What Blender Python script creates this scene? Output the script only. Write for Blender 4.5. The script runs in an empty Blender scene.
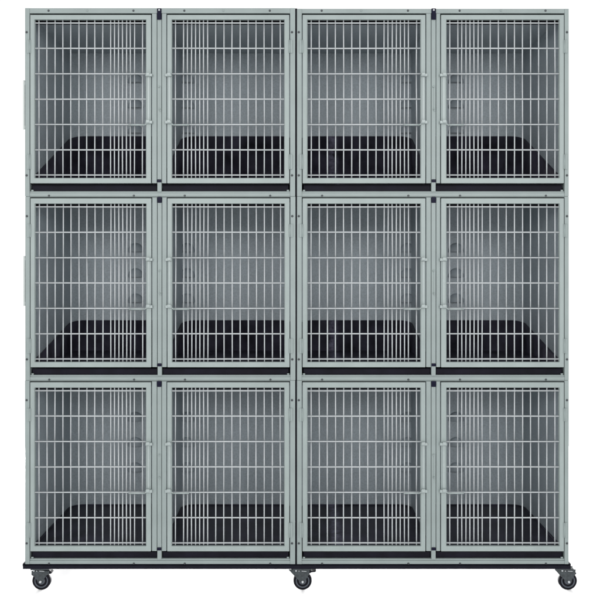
import bpy, bmesh, math, random
from mathutils import Vector, Matrix
random.seed(4)
PI = math.pi
C = bpy.context.scene.collection

# ------------------------------------------------------------------ scale
S = 0.0045                    # metres per photograph pixel on the front plane
VX, VY = 297.0, 266.0         # where the level camera looks
GY = 591.3                    # the floor line
SH = 0.84                     # back wall seen this much smaller than the front
DEPTH = 0.71
CAMD = SH * DEPTH / (1 - SH)  # camera to front plane
def X(px): return (px - VX) * S
def Z(py): return (GY - py) * S

# ------------------------------------------------------------------ camera
cam = bpy.data.cameras.new('camera')
camo = bpy.data.objects.new('camera', cam); C.objects.link(camo)
camo.location = (0, -CAMD, Z(VY)); camo.rotation_euler = (PI / 2, 0, 0)
cam.sensor_width = 36; cam.lens = 36 * CAMD / (600 * S)
cam.shift_x = (300 - VX) / 600; cam.shift_y = -(300 - VY) / 600
cam.clip_start = 0.05; cam.clip_end = 200
bpy.context.scene.camera = camo

# ------------------------------------------------------------------ light
w = bpy.data.worlds.new('World'); bpy.context.scene.world = w; w.use_nodes = True
bg = w.node_tree.nodes['Background']
bg.inputs[0].default_value = (1, 1, 1, 1); bg.inputs[1].default_value = 1.08
def area(name, loc, target, sx, sy, power, col=(1, 1, 1)):
    d = bpy.data.lights.new(name, 'AREA'); d.shape = 'RECTANGLE'; d.size = sx; d.size_y = sy
    d.energy = power; d.color = col
    o = bpy.data.objects.new(name, d); C.objects.link(o); o.location = loc
    o.rotation_euler = (Vector(target) - Vector(loc)).to_track_quat('-Z', 'Y').to_euler()
    return o
area('softbox_on_the_left', (-1.8, -5.3, 2.7), (0, 0, 1.35), 1.2, 1.3, 92)
area('softbox_on_the_right', (1.9, -5.3, 2.7), (0, 0, 1.35), 1.2, 1.3, 86)
area('added_floor_wash_behind', (0, 3.0, 0.24), (0, 0.3, 0), 3.5, 0.32, 1150)  # added lamp, hidden behind the rack to whiten the floor under it
vs = bpy.context.scene.view_settings
vs.view_transform = 'Standard'; vs.look = 'None'; vs.exposure = 0; vs.gamma = 1

# ------------------------------------------------------------------ materials
def mat(name, col, rough=0.5, metal=0.0, spec=0.5, var=0.0, vscale=30, bump=0.0, bscale=400, sheen_band=None):
    m = bpy.data.materials.new(name); m.use_nodes = True
    nt = m.node_tree; b = nt.nodes['Principled BSDF']
    b.inputs['Roughness'].default_value = rough; b.inputs['Metallic'].default_value = metal
    b.inputs['Specular IOR Level'].default_value = spec
    b.inputs['Base Color'].default_value = (*col, 1)
    tc = nt.nodes.new('ShaderNodeTexCoord')
    last = None
    if var:
        n = nt.nodes.new('ShaderNodeTexNoise'); n.inputs['Scale'].default_value = vscale; n.inputs['Detail'].default_value = 5
        nt.links.new(tc.outputs['Object'], n.inputs['Vector'])
        r = nt.nodes.new('ShaderNodeValToRGB')
        r.color_ramp.elements[0].position = 0.3; r.color_ramp.elements[1].position = 0.7
        r.color_ramp.elements[0].color = (*[c * (1 - var) for c in col], 1)
        r.color_ramp.elements[1].color = (*[min(1, c * (1 + var)) for c in col], 1)
        nt.links.new(n.outputs['Fac'], r.inputs['Fac']); last = r.outputs['Color']
        mr = nt.nodes.new('ShaderNodeMapRange'); mr.inputs['To Min'].default_value = rough - 0.08; mr.inputs['To Max'].default_value = rough + 0.1
        nt.links.new(n.outputs['Fac'], mr.inputs['Value']); nt.links.new(mr.outputs['Result'], b.inputs['Roughness'])
    if sheen_band:   # a reflection painted in as a paler band: centre, half width in object x
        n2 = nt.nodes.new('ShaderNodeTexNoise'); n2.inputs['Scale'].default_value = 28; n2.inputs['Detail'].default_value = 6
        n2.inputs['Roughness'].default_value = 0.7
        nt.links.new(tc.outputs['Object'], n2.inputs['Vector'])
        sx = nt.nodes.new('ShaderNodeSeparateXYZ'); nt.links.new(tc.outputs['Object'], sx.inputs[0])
        d = nt.nodes.new('ShaderNodeMath'); d.operation = 'SUBTRACT'; d.inputs[1].default_value = sheen_band[0]; nt.links.new(sx.outputs['X'], d.inputs[0])
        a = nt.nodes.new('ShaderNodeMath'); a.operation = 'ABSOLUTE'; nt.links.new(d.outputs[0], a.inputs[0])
        k = nt.nodes.new('ShaderNodeMapRange'); k.inputs['From Min'].default_value = sheen_band[1]; k.inputs['From Max'].default_value = 0
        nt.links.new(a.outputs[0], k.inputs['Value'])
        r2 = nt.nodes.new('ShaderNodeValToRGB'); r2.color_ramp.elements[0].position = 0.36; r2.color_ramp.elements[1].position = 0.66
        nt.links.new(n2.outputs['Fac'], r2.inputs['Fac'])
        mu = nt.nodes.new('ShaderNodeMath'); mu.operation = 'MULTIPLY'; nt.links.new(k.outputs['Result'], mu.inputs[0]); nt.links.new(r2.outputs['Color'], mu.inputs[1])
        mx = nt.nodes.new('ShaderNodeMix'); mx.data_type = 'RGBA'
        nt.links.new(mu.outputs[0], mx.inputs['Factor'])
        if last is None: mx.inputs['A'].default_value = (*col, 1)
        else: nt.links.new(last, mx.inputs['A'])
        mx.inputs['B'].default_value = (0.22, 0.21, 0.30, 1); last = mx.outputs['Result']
    if last is not None: nt.links.new(last, b.inputs['Base Color'])
    if bump:
        nb = nt.nodes.new('ShaderNodeTexNoise'); nb.inputs['Scale'].default_value = bscale; nb.inputs['Detail'].default_value = 3
        nt.links.new(tc.outputs['Object'], nb.inputs['Vector'])
        bp = nt.nodes.new('ShaderNodeBump'); bp.inputs['Strength'].default_value = bump; bp.inputs['Distance'].default_value = 0.001
        nt.links.new(nb.outputs['Fac'], bp.inputs['Height']); nt.links.new(bp.outputs['Normal'], b.inputs['Normal'])
    return m
M = dict(
    paint=mat('sage_powder_coat', (0.200, 0.238, 0.234), 0.45, var=0.07, vscale=7, bump=0.35, bscale=500),
    door=mat('pale_sage_powder_coat', (0.225, 0.265, 0.260), 0.42, var=0.06, vscale=8, bump=0.35, bscale=500),
    inner=mat('grey_inner_panel', (0.342, 0.390, 0.422), 0.5, var=0.14, vscale=130, bump=0.5, bscale=350),
    wire=mat('pale_coated_wire', (0.372, 0.395, 0.405), 0.38, var=0.05, vscale=60),
    tub=mat('black_tub_plastic', (0.025, 0.0235, 0.036), 0.45, spec=0.25, var=0.6, vscale=11, bump=0.3, bscale=120),
    tub_sheen=mat('black_tub_plastic_painted_sheen', (0.025, 0.0235, 0.036), 0.45, spec=0.25, var=0.6, vscale=11, bump=0.3, bscale=120, sheen_band=(X(339) - X(432.8), 0.035)),
    tray=mat('dark_tray_plastic', (0.0065, 0.006, 0.011), 0.5, spec=0.08, var=0.3, vscale=14),
    rubber=mat('black_rubber', (0.006, 0.006, 0.009), 0.6, spec=0.08, var=0.2, vscale=40),
    plug=mat('black_plug_plastic', (0.006, 0.006, 0.018), 0.4, spec=0.08, var=0.1, vscale=60),
    screw=mat('dull_screw_steel', (0.035, 0.04, 0.045), 0.4, metal=0.3, var=0.1, vscale=200),
    base=mat('black_painted_steel', (0.006, 0.006, 0.011), 0.5, spec=0.08, var=0.2, vscale=30, bump=0.2),
    fork=mat('dark_zinc_steel', (0.034, 0.041, 0.045), 0.45, spec=0.3, metal=0.1, var=0.3, vscale=90, bump=0.3),
    hub=mat('charcoal_hub', (0.06, 0.07, 0.085), 0.5, spec=0.2, var=0.2, vscale=90),
    bright=mat('bright_axle_steel', (0.42, 0.44, 0.46), 0.4, var=0.05, vscale=90),
    handle=mat('white_enamel_steel', (0.37, 0.40, 0.39), 0.35, var=0.03, vscale=50),
    vent=mat('grey_vent_pressing', (0.275, 0.315, 0.345), 0.5, var=0.05, vscale=60),
    latch=mat('pale_latch_coating', (0.262, 0.302, 0.299), 0.38, var=0.04, vscale=60),
    floor=mat('white_studio_floor', (0.95, 0.95, 0.95), 0.8, spec=0.1, var=0.01, vscale=3),
)

# ------------------------------------------------------------------ mesh helpers
def box(bm, x0, x1, y0, y1, z0, z1, bev=0.0012, seg=2):
    t = bmesh.new()
    bmesh.ops.create_cube(t, size=1)
    for v in t.verts:
        v.co = Vector((x0 + (v.co.x + .5) * (x1 - x0), y0 + (v.co.y + .5) * (y1 - y0), z0 + (v.co.z + .5) * (z1 - z0)))
    if bev:
        bmesh.ops.bevel(t, geom=t.edges[:], offset=min(bev, 0.45 * min(abs(x1 - x0), abs(y1 - y0), abs(z1 - z0))), segments=seg, affect='EDGES', profile=0.5)
    join(bm, t)
def join(bm, t):
    me = bpy.data.meshes.new('tmp'); t.to_mesh(me); t.free(); bm.from_mesh(me); bpy.data.meshes.remove(me)
def pbox(bm, px0, px1, py0, py1, d0, d1, bev=0.0012, seg=2):     # front-plane pixels, depth in pixels
    box(bm, X(px0), X(px1), d0 * S, d1 * S, Z(py1), Z(py0), bev, seg)
def ring(bm, a0, a1, c0, c1, i0, i1, e0, e1, d0, d1, bev=0.002):   # a door frame bent from one sheet
    t = bmesh.new()
    O = [(a0, c0), (a1, c0), (a1, c1), (a0, c1)]; I = [(i0, e0), (i1, e0), (i1, e1), (i0, e1)]
    V = lambda L, d: [t.verts.new((X(x), d * S, Z(y))) for x, y in L]
    of, ob, nf, nb = V(O, d0), V(O, d1), V(I, d0), V(I, d1)
    for k in range(4):
        j = (k + 1) % 4
        for q in ((of[k], of[j], nf[j], nf[k]), (ob[k], ob[j], nb[j], nb[k]), (of[k], of[j], ob[j], ob[k]), (nf[k], nf[j], nb[j], nb[k])): t.faces.new(q)
    bmesh.ops.recalc_face_normals(t, faces=t.faces[:])
    bmesh.ops.bevel(t, geom=[e for e in t.edges if e.calc_face_angle(0) > 0.5], offset=bev, segments=2, affect='EDGES', profile=0.5)
    join(bm, t)
def rod(bm, a, b, r, n=10, cap=True):
    a = Vector(a); b = Vector(b); q = (b - a).to_track_quat('Z', 'X').to_matrix()
    ra = []; rb = []
    for i in range(n):
        v = q @ Vector((math.cos(2 * PI * i / n) * r, math.sin(2 * PI * i / n) * r, 0))
        ra.append(bm.verts.new(a + v)); rb.append(bm.verts.new(b + v))
    for i in range(n):
        f = bm.faces.new((ra[i], ra[(i + 1) % n], rb[(i + 1) % n], rb[i])); f.smooth = True
    if cap: bm.faces.new(ra[::-1]); bm.faces.new(rb)
def lathe(bm, prof, n=40, cx=0, cz=0):                          # prof: (y, radius) turned about the Y axis
    rings = []
    for (y, r) in prof:
        rings.append([bm.verts.new((cx + r * math.cos(2 * PI * i / n), y, cz + r * math.sin(2 * PI * i / n))) for i in range(n)])
    for k in range(len(prof) - 1):
        for i in range(n):
            f = bm.faces.new((rings[k][i], rings[k][(i + 1) % n], rings[k + 1][(i + 1) % n], rings[k + 1][i])); f.smooth = True
    bm.faces.new(rings[0][::-1]); bm.faces.new(rings[-1])
def prism(bm, pts, y0, y1, bev=0.0008):                         # outline in x,z extruded along y
    t = bmesh.new()
    a = [t.verts.new((x, y0, z)) for x, z in pts]; b = [t.verts.new((x, y1, z)) for x, z in pts]
    n = len(pts)
    t.faces.new(a); t.faces.new(b[::-1])
    for i in range(n): t.faces.new((a[i], b[i], b[(i + 1) % n], a[(i + 1) % n]))
    bmesh.ops.recalc_face_normals(t, faces=t.faces[:])
    if bev: bmesh.ops.bevel(t, geom=t.edges[:], offset=bev, segments=1, affect='EDGES')
    join(bm, t)
cache = {}
def part(name, build, m, parent, key=None, origin=(0, 0, 0)):
    if key is not None and (name, key) in cache: me = cache[(name, key)]
    else:
        bm = bmesh.new(); build(bm)
        bmesh.ops.recalc_face_normals(bm, faces=bm.faces[:])
        bmesh.ops.translate(bm, verts=bm.verts[:], vec=-Vector(origin))
        me = bpy.data.meshes.new(name); bm.to_mesh(me); bm.free(); me.materials.append(M[m])
        if key is not None: cache[(name, key)] = me
    o = bpy.data.objects.new(name, me); C.objects.link(o)
    if parent is not None: o.parent = parent
    return o

# ------------------------------------------------------------------ the ground
bm = bmesh.new(); box(bm, -9, 9, -7, 9, -0.06, 0, 0)
fl = part('floor', lambda b: box(b, -9, 9, -7, 9, -0.06, 0, 0), 'floor', None); fl['kind'] = 'structure'
bm.free()

# ------------------------------------------------------------------ caster platform
DP = DEPTH / S
bt = bpy.data.objects.new('caster_platform', None); C.objects.link(bt)
bt['label'] = 'low black steel platform on casters that carries both stacks of grey cages'
bt['category'] = 'platform'
def platform(b):
    pbox(b, 23.2, 570.4, 565.2, 568.6, -1.6, 5, 0.002)
    pbox(b, 23.2, 570.4, 565.2, 568.6, DP - 4, DP + 2, 0.002)
    for x in (23.2, 292, 565): pbox(b, x + .1, x + 5.2, 565.3, 568.5, 5.05, DP - 4.05, 0.001)
    pbox(b, 25, 569, 564.5, 565.1, 0.5, DP, 0)
    for (x0, x1) in ((22.9, 24.6), (569.2, 570.5)): pbox(b, x0, x1, 563.2, 566, -1.6, DP + 2, 0.002)
part('base_frame', platform, 'base', bt)
def caster(cx, lever, depth, left=True):
    """swivel caster, wheel in the plane of the front; built about the axle"""
    o = Vector((X(VX + (cx - VX) * (1 + min(depth, 9 * S) / CAMD)), depth, Z(582.2)))
    u = S; sg = 1 if left else -1
    def frk(b):
        box(b, (-9.5 if cx < 500 else -14) * u, (9.0 if cx < 500 else 2.8) * u, -7 * u, 7 * u, 12.3 * u, 13.6 * u, 0.001)
        lathe_z(b, 5.2 * u, 10.2 * u, 12.3 * u)
        for yy in (-5.0, 4.2):
            pts = [(-9.2, 10.8), (-9.2, 6.8), (-6.2, 4.8), (-2.0, -0.4), (-1.2, -1.5), (0, -1.9), (1.2, -1.5), (2.0, -0.4), (5.0, 5.5), (8.6, 8.0), (8.6, 10.8)] if left else \
                  [(-14.2, 12.2), (-7.4, 5.0), (-2.2, -0.4), (-1.2, -1.5), (0, -1.9), (1.2, -1.5), (2.0, -0.4), (4.8, 5.0), (6.6, 7.4), (7.0, 12.2)]
            prism(b, [(x * u, z * u) for x, z in pts], yy * u, (yy + 0.8) * u)
        box(b, -8 * u, 7 * u, -4.2 * u, 4.2 * u, 9.6 * u, 10.6 * u, 0.0006)
    def lathe_z(b, r, z0, z1):
        rod(b, (0, 0, z0), (0, 0, z1), r, 24)
    fo = part('caster', frk, 'fork', bt, ('f', left, cx > 500)); fo.location = o
    def tyre(b):
        lathe(b, [(-2.6 * u, 6.6 * u), (-2.9 * u, 7.2 * u), (-2.8 * u, 8.5 * u), (-2.0 * u, 9.15 * u), (2.0 * u, 9.15 * u), (2.8 * u, 8.5 * u), (2.9 * u, 7.2 * u), (2.6 * u, 6.6 * u)], 48)
    part('tyre', tyre, 'rubber', fo, 't')
    def rim(b):
        lathe(b, [(-3.0 * u, 0.5 * u), (-3.0 * u, 3.4 * u), (-2.4 * u, 3.8 * u), (-2.4 * u, 5.6 * u), (-3.05 * u, 6.0 * u), (-3.05 * u, 6.7 * u), (-2.4 * u, 7.1 * u), (2.4 * u, 7.1 * u), (3.0 * u, 6.5 * u), (3.0 * u, 0.5 * u)], 48)
    part('rim', rim, 'hub', fo, 'r')
    part('axle_bolt', lambda b: lathe(b, [(-6.4 * u, 0.75 * u), (-6.0 * u, 1.1 * u), (5.9 * u, 1.1 * u)], 16), 'bright', fo, 'a')
    def lev(b):
        x1 = (lever - cx)
        if cx > 500: pts = [(1.0, 10.5), (3.5, 11.0), (6.0, 10.6), (x1 - .8, 9.0), (x1, 7.6), (x1 - 1.6, 6.0), (5.5, 6.6), (2.0, 8.6)]
        elif cx > 200: pts = [(4.0, 11.6), (7.0, 11.4), (9.2, 10.4), (x1, 10.2), (x1 - 1.2, 9.2), (9.0, 8.9), (6.4, 7.4), (4.0, 8.6)]
        else: pts = [(2.5, 12.2), (8.0, 12.3), (x1 - 2, 10.0), (x1, 8.4), (x1 - 1.6, 7.2), (7.6, 7.4), (3.0, 8.4)]
        prism(b, [(x * u, z * u) for x, z in pts], -3.6 * u, 3.4 * u, 0.0012)
    part('brake_lever', lev, 'base', fo, ('l', cx, depth))
    def bolts(b):
        for (x, z, r) in ((-6.6, 11.2, .9), (-3.6, 10.9, .5)): lathe(b, [(-5.7 * u, r * u * .8), (-5.4 * u, r * u), (-5.0 * u, r * u)], 12, x * u, z * u)
        prism(b, [(x * u, z * u) for x, z in [(-1.0, 11.1), (3.6, 10.8), (4.0, 10.3), (-1.0, 10.6)]], -5.5 * u, -5.0 * u, 0.0003)
    part('mount_bolt', bolts, 'bright', fo, ('b', left))
for cx, lv, left in ((42.0, 53.2, True), (302.6, 316.3, False), (567.2, 575.4, False)):
    caster(cx, lv, 6 * S, left)
    caster(cx, lv, DEPTH - 10 * S, left)

# ------------------------------------------------------------------ one two-door cage
PITCH = 184
MODS = {
 'left': dict(x0=25.0, x1=295.2, top0=8.0,
    doors=[dict(x0=30.3, x1=151.1, o0=34.5, o1=146.3, hinge='L', bars=[38.5 + 7.97 * k for k in range(14)], extra=[114.1, 122.1, 130.0]),
           dict(x0=167.2, x1=289.3, o0=171.6, o1=284.6, hinge='R', bars=[175.2 + 8.08 * k for k in range(14)], extra=[187.3, 195.4, 203.4])],
    strips=[(151.9, 156.75), (161.85, 166.45)], post=(157.2, 161.4), side=28.0,
    hs=[48.5, 87.2, 133.4, 184.3, 223.3, 269.8], ss=[26.6, 292.0], vents=[(135.5, 134.5), (187, 186)]),
 'right': dict(x0=297.0, x1=568.8, top0=8.7,
    doors=[dict(x0=302.6, x1=425.4, o0=307.1, o1=420.9, hinge='L', bars=[311.2 + 8.12 * k for k in range(14)], extra=[388.3, 396.5, 404.7]),
           dict(x0=441.0, x1=563.9, o0=446.2, o1=559.5, hinge='R', bars=[450.0 + 8.11 * k for k in range(14)], extra=[462.2, 470.3, 478.5])],
    strips=[(426.2, 431.0), (436.3, 440.25)], post=(431.5, 435.8), side=565.4,
    hs=[321.7, 361.2, 408.0, 459.7, 501.0, 545.6], ss=[298.8, 567.0], vents=[(407.5, 407), (456, 456)]),
}
WY = [22.9, 48.2, 73.7, 99.0, 124.4, 149.8, 175.0]
LAB = {
 ('left', 0): 'grey two-door wire cage at the top of the left stack, white handle on its side',
 ('left', 1): 'grey two-door wire cage in the middle of the left stack, between two others',
 ('left', 2): 'grey two-door wire cage at the bottom of the left stack, resting on the black platform',
 ('right', 0): 'grey two-door wire cage at the top of the right stack, under no other',
 ('right', 1): 'grey two-door wire cage in the middle of the right stack, between two others',
 ('right', 2): 'grey two-door wire cage at the bottom of the right stack, resting on the black platform',
}
def tub_mesh(b, x0, x1, row, d0, d1):
    """black liner tub: flat floor, rim that follows the walls with round back corners and rises to the back"""
    slope = {0: 2 * PITCH, 1: PITCH, 2: 0}[row] / (CAMD / S)
    zf = 182.6; t = 1.4; R = 15
    def outline(ins):
        r = R - ins; pts = [(x0 + ins, d0 + ins * 0)]
        for k in range(9):
            a = PI - k * PI / 16
            pts.append((x0 + ins + r + r * math.cos(a), d1 - ins - r + r * math.sin(a)))
        for k in range(9):
            a = PI / 2 - k * PI / 16
            pts.append((x1 - ins - r + r * math.cos(a), d1 - ins - r + r * math.sin(a)))
        pts.append((x1 - ins, d0)); return pts
    o, i = outline(0), outline(t)
    hi = lambda d: zf - 1.2 - slope * max(0, d)
    P = lambda p, y: b.verts.new((X(p[0]), p[1] * S, Z(y)))
    ob = [P(p, zf + 1.2) for p in o]; ot = [P(p, hi(p[1])) for p in o]
    it = [P(p, hi(p[1])) for p in i]; ib = [P(p, zf) for p in i]
    n = len(o)
    for k in range(n - 1):
        for A, B in ((ob, ot), (ot, it), (it, ib)):
            f = b.faces.new((A[k], A[k + 1], B[k + 1], B[k])); f.smooth = (A is not ot)
    b.faces.new(ib); b.faces.new(ob)
    b.faces.new((ob[0], ot[0], it[0], ib[0])); b.faces.new((ob[-1], ot[-1], it[-1], ib[-1]))
    b.faces.new((ob[0], ib[0], ib[-1], ob[-1]))

def cage(side, row):
    m = MODS[side]; x0, x1 = m['x0'], m['x1']
    htop = m['top0'] if row == 0 else 12.5
    org = Vector((X((x0 + x1) / 2), 0, Z(196.3)))
    t = bpy.data.objects.new('kennel_cage', None); C.objects.link(t)
    t.location = org + Vector((X(VX) + (0.0012 if (row == 1 and side == 'left') else 0), 0, -row * PITCH * S))
    t['label'] = LAB[(side, row)]; t['category'] = 'animal cage'; t['group'] = 'two-door animal cages in the two stacks'
    K = (side, min(row, 1))
    d1, d2 = m['doors']; p0, p1 = m['post']
    L1 = d1['x0'] - 0.75; R2 = d2['x1'] + 0.75
    P = lambda name, f, mt, key=None: part(name, f, mt, t, None if key is None else (side,) + key, org)
    def frame(b):
        pbox(b, x0, L1, htop, 196.3, 0, 6)                       # stiles
        pbox(b, R2, x1, htop, 196.3, 0, 6)
        pbox(b, L1, R2, htop, 13.2, 0.25, 6) if row == 0 else pbox(b, L1, R2, 12.5, 13.1, 0.25, 6, 0.0006)
        pbox(b, L1, R2, 191.2, 193.0, 1.2, 6, 0.0008)            # sill in two steps
        pbox(b, L1, R2, 193.0, 196.25, 0.3, 6, 0.0012)
        pbox(b, p0, p1, 13.4, 191.7, 0.3, 6, 0.0014)             # middle post
        for a, c in m['strips']: pbox(b, a, c, 13.4, 183.2, 0.1, 3.0, 0.0016)
    P('front_frame', frame, 'paint', (K,))
    for k, (a, c) in enumerate(((x0 + .3, x0 + 3.0), (x1 - 3.0, x1 - .3))):
        P('side_panel', lambda b, a=a, c=c: pbox(b, a, c, 12.6, 196.2, 6.02, DP - 1, 0.0006), 'inner', (k,))
    P('back_panel', lambda b: pbox(b, x0 + .3, x1 - .3, 12.6, 196.2, DP, DP + 1.2, 0.0004), 'inner', ('b',))
    P('top_panel', lambda b: pbox(b, x0 + .3, x1 - .3, htop + .2, 13.0 if row == 0 else 13.2, 6.02, DP + 1, 0.0003), 'inner', (K,))
    P('bottom_panel', lambda b: pbox(b, x0 + 3.1, x1 - 3.1, 193.2, 196.0, 6.02, DP - .1, 0.0003), 'inner', ('b',))
    xc = (p0 + p1) / 2
    P('divider_panel', lambda b: pbox(b, xc - .8, xc + .8, 13.3, 193.1, 6.02, DP - .1, 0.0004), 'inner', ('d',))
    # added dark strips behind the head of each door, standing in for shade
    for k, d in enumerate((d1, d2)):
        P('door_gap_shade', lambda b, d=d: (pbox(b, d['o0'] - 2, d['o1'] + 2, 14.8, 22.2, 6.1, 9.0, 0.001), pbox(b, d['x0'] - .5, d['x1'] + .5, 13.22, 18.0, 3.75, 5.95, 0.0003)), 'rubber', ('s', k))
    # vents pressed into the back wall
    for k, pr in enumerate(m['vents']):
        vx = VX + (pr[0] - VX) / SH
        for j in range(3):
            vy = (48, 65, 82)[row] + 30 * j
            def dome(b, vx=vx, vy=vy):
                n1, n2 = 16, 7; rw, rh, rd = 9.5, 10.5, 4.5
                rows = []
                for a in range(n2 + 1):
                    ph = a / n2 * PI / 2
                    rows.append([b.verts.new((X(vx + rw * math.cos(ph) * math.cos(u * PI / n1)), (DP - .05 - rd * math.sin(ph)) * S, Z(vy - rh * math.cos(ph) * math.sin(u * PI / n1)))) for u in range(n1 + 1)])
                for a in range(n2):
                    for u in range(n1):
                        try:
                            f = b.faces.new((rows[a][u], rows[a][u + 1], rows[a + 1][u + 1], rows[a + 1][u])); f.smooth = True
                        except ValueError: pass
                pbox(b, vx - rw * .92, vx + rw * .92, vy + .1, vy + 1.0, DP - 1.4, DP - .05, 0.0003)
            P('vent', dome, 'vent', ('v', k, j, row))
    # liner tubs and slide-out trays
    cells = ((x0 + 3.2, xc - 1.0), (xc + 1.0, x1 - 3.2))
    for k, (a, c) in enumerate(cells):
        P('floor_tub', lambda b, a=a, c=c: tub_mesh(b, a + .6, c - .4, row, 7.5, DP - .4), 'tub_sheen' if (side == 'right' and k == 0) else 'tub', ('t', k, row))
    slots = ((L1 + .9, p0 - .25), (p1 + .25, R2 - .9))
    for k, (a, c) in enumerate(slots):
        def tray(b, a=a, c=c):
            pbox(b, a + .7, c - .7, 185.2, 190.9, 3.4, 4.4, 0.0012)
            pbox(b, a + .9, c - .9, 190.1, 190.85, 4.4, DP - 8, 0.0003)
            pbox(b, a + .7, c - .7, 184.9, 186.1, 2.8, 3.9, 0.0015)
        P('slide_tray', tray, 'tray', ('y', k))
        P('tray_runner', lambda b, a=a, c=c, k=k: pbox(b, a + .05 if k == 0 else c - 2.4, a + 2.4 if k == 0 else c - .05, 189.6, 191.15, 1.6, 3.2, 0.0015), 'paint', ('r', k))
    # doors
    for k, d in enumerate((d1, d2)):
        def dframe(b, d=d):
            yt, yb = (14.9, 183.3) if row == 0 else (14.2, 183.3)
            ring(b, d['x0'], d['x1'], yt, yb, d['o0'], d['o1'], 19.7, 178.0, -0.6, 3.6)
            # inner return of the frame
            for (a, c, e, f) in ((d['o0'] - .1, d['o0'] + .45, 19.7, 178.0), (d['o1'] - .45, d['o1'] + .1, 19.7, 178.0)):
                pbox(b, a, c, e, f, 0.6, 2.9, 0.0004)
        dr = P('cage_door', dframe, 'door', (K, 'd', k))
        Q = lambda name, f, mt, key: part(name, f, mt, dr, (side, k) + key, org)
        def wires(b, d=d):
            rr = 0.61 * S
            for x in d['bars'] + d['extra']:
                jx = random.uniform(-.18, .18)
                pts = [(x + jx, 19.0), (x + random.uniform(-.2, .2), 73.7), (x + random.uniform(-.2, .2), 124.4), (x - jx * .6, 178.8)]
                for (xa, ya), (xb, yb) in zip(pts, pts[1:]): rod(b, (X(xa), 1.9 * S, Z(ya)), (X(xb), 1.9 * S, Z(yb)), rr, 10)
                for y in WY: rod(b, (X(x) - .9 * S, 1.2 * S, Z(y)), (X(x) + .9 * S, 1.2 * S, Z(y)), .5 * S, 6)   # weld spots
            for y in WY:
                j = random.uniform(-.15, .15)
                rod(b, (X(d['o0'] - .8), 0.62 * S, Z(y + j)), (X(d['o1'] + .8), 0.62 * S, Z(y - j * .5)), rr * (1.08), 10)
        Q('wire_grid', wires, 'wire', ('w', row))
        # latch on the stile next to the post
        inner = d['hinge'] == 'L'
        s0, s1 = (d['o1'], d['x1']) if inner else (d['x0'], d['o0'])
        def latch(b, s0=s0, s1=s1, inner=inner):
            e = 1 if inner else -1
            a, c = (s0 - .2, s1 + 1.6) if inner else (s0 - 1.6, s1 + .2)
            for (y0, y1) in ((73.6, 77.0), (120.4, 124.0)):
                pbox(b, a, c, y0 + .7, y1, -3.6, -0.6, 0.0022, 3)
                kx = s0 + 2.2 if inner else s1 - 2.2
                pbox(b, kx - 2.0, kx + 1.8, y0 - .2, y1 - .6, -4.4, -0.7, 0.003, 3)
            mid = (s0 + s1) / 2
            pbox(b, mid - 0.9, mid + 1.1, 77.1, 120.3, -1.2, -0.65, 0.0009)
            ex = s0 - 17.5 if inner else s1 + 17.5
            sx = s0 + 1.0 if inner else s1 - 1.0
            rod(b, (X(sx), -0.9 * S, Z(123.0)), (X(s0 - 1.5 if inner else s1 + 1.5), -0.6 * S, Z(125.0)), .75 * S, 10)
            rod(b, (X(s0 - 1.4 if inner else s1 + 1.4), -0.6 * S, Z(125.0)), (X(ex), -0.6 * S, Z(125.0)), .75 * S, 10)
        Q('latch', latch, 'latch', ('l',))
        # hinges bridge the gap on the outer stile
        gx = d['x0'] - .4 if inner else d['x1'] + .4
        for (y0, y1) in ((40.2, 53.2), (154.5, 169.3)):
            def hinge(b, gx=gx, y0=y0, y1=y1, inner=inner):
                e = -1 if inner else 1
                lo, hi = sorted((gx + e * 2.9, gx - e * 1.4))
                pbox(b, lo, hi, y0, y1, -0.95, -0.62, 0.0006)
                pbox(b, *sorted((gx + e * .5, gx + e * 2.9)), y0, y1, -0.62, -0.02, 0.0004)
                rod(b, (X(gx), -1.0 * S, Z(y1)), (X(gx), -1.0 * S, Z(y0)), .72 * S, 12)
            Q('hinge', hinge, 'paint', ('h', y0))
    # fasteners and plugs
    def screw(b, x, y, r, d):
        lathe(b, [(d - r * .55 * S, r * .45 * S), (d - r * .45 * S, r * .8 * S), (d, r * S), (d + .3 * S, r * S)], 14, X(x), Z(y))
    hd = m['hs']
    if row == 0:
        for i, x in enumerate(hd):
            fnt = i in (1, 4)
            P('screw', lambda b, x=x: screw(b, x, 10.6, 1.1, .25 * S), 'paint' if fnt else 'screw', ('hs', i))
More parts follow.
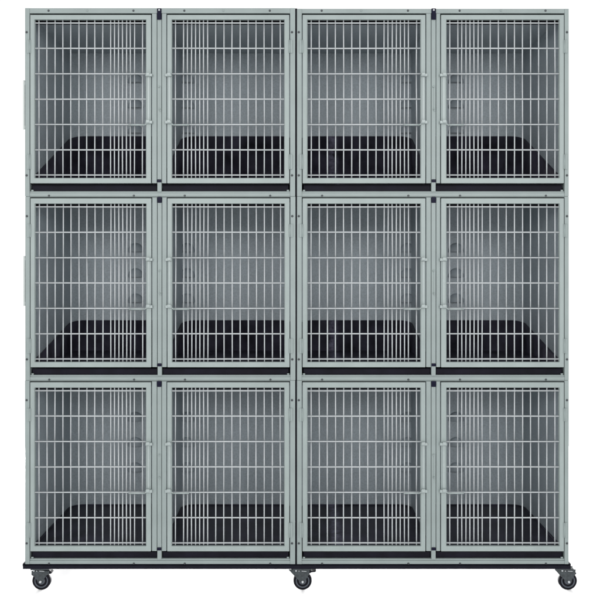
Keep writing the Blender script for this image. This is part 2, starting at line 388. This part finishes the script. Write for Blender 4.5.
    for i, x in enumerate(hd):
        if i in (1, 4): continue
        P('screw', lambda b, x=x: screw(b, x + .4, 195.75, 1.1, .2 * S), 'screw', ('bs', i))
    for i, x in enumerate(m['ss']):
        for y in (32.2, 175.4):
            P('screw', lambda b, x=x, y=y: screw(b, x, y, 1.2, 0), 'screw', ('ss', i, y))
    pt, pb = (8.5, 19.8) if row == 0 else (12.9, 18.8)
    def plug(b):
        pbox(b, p0 - .1, p1 + .1, pt, pb, -0.9, 0.28, 0.006, 4)
        pbox(b, p0 + .9, p1 - .9, pt + 3.3, pb - 1.2, -1.3, -0.85, 0.0016, 2)
    pl = P('plug', plug, 'plug', ('p', min(row, 1)))
    if row == 0: part('plug_pin', lambda b: lathe(b, [(-1.6 * S, .6 * S), (-1.3 * S, .9 * S), (-.8 * S, .9 * S)], 16, X(xc), Z(pt + 1.8)), 'bright', pl, (side, 'pp'), org)
    P('plug', lambda b: pbox(b, p0 + .1, p1 - .1, 179.4, 182.3, -0.7, 0.28, 0.0016, 2), 'plug', ('q',))
    def catch(b):
        pbox(b, xc + .1, xc + 1.7, 86.0, 111.5, -0.2, 0.29, 0.0006)
        for y, dx in ((86.9, -.2), (109.3, .3)): lathe(b, [(-1.2 * S, .5 * S), (-.9 * S, .8 * S), (.3 * S, .8 * S)], 12, X(xc + dx), Z(y))
    P('catch_plate', catch, 'paint', ('c',))
    if side == 'left':
        P('joint_dark_strip', lambda b: pbox(b, x1 + .02, 297.1, htop + .1, 196.2, 1.0, DP, 0.0004), 'rubber', ('j', min(row, 1)))  # added dark strip, keeps backdrop light out of the slit between stacks
        if row < 2:
            yy = (80, 129.5) if row == 0 else (72, 122)
            def hnd(b):
                pbox(b, x0 - 2.3, x0 - .6, yy[0], yy[1], 0.8, 5, 0.0018)
                for y in (yy[0] + 1.2, yy[1] - 4.2): pbox(b, x0 - .7, x0 + .35, y, y + 3, 1.3, 4.5, 0.0005)
            P('side_handle', hnd, 'handle', ('sh', row))
    return t
for side in ('left', 'right'):
    for row in range(3): cage(side, row)
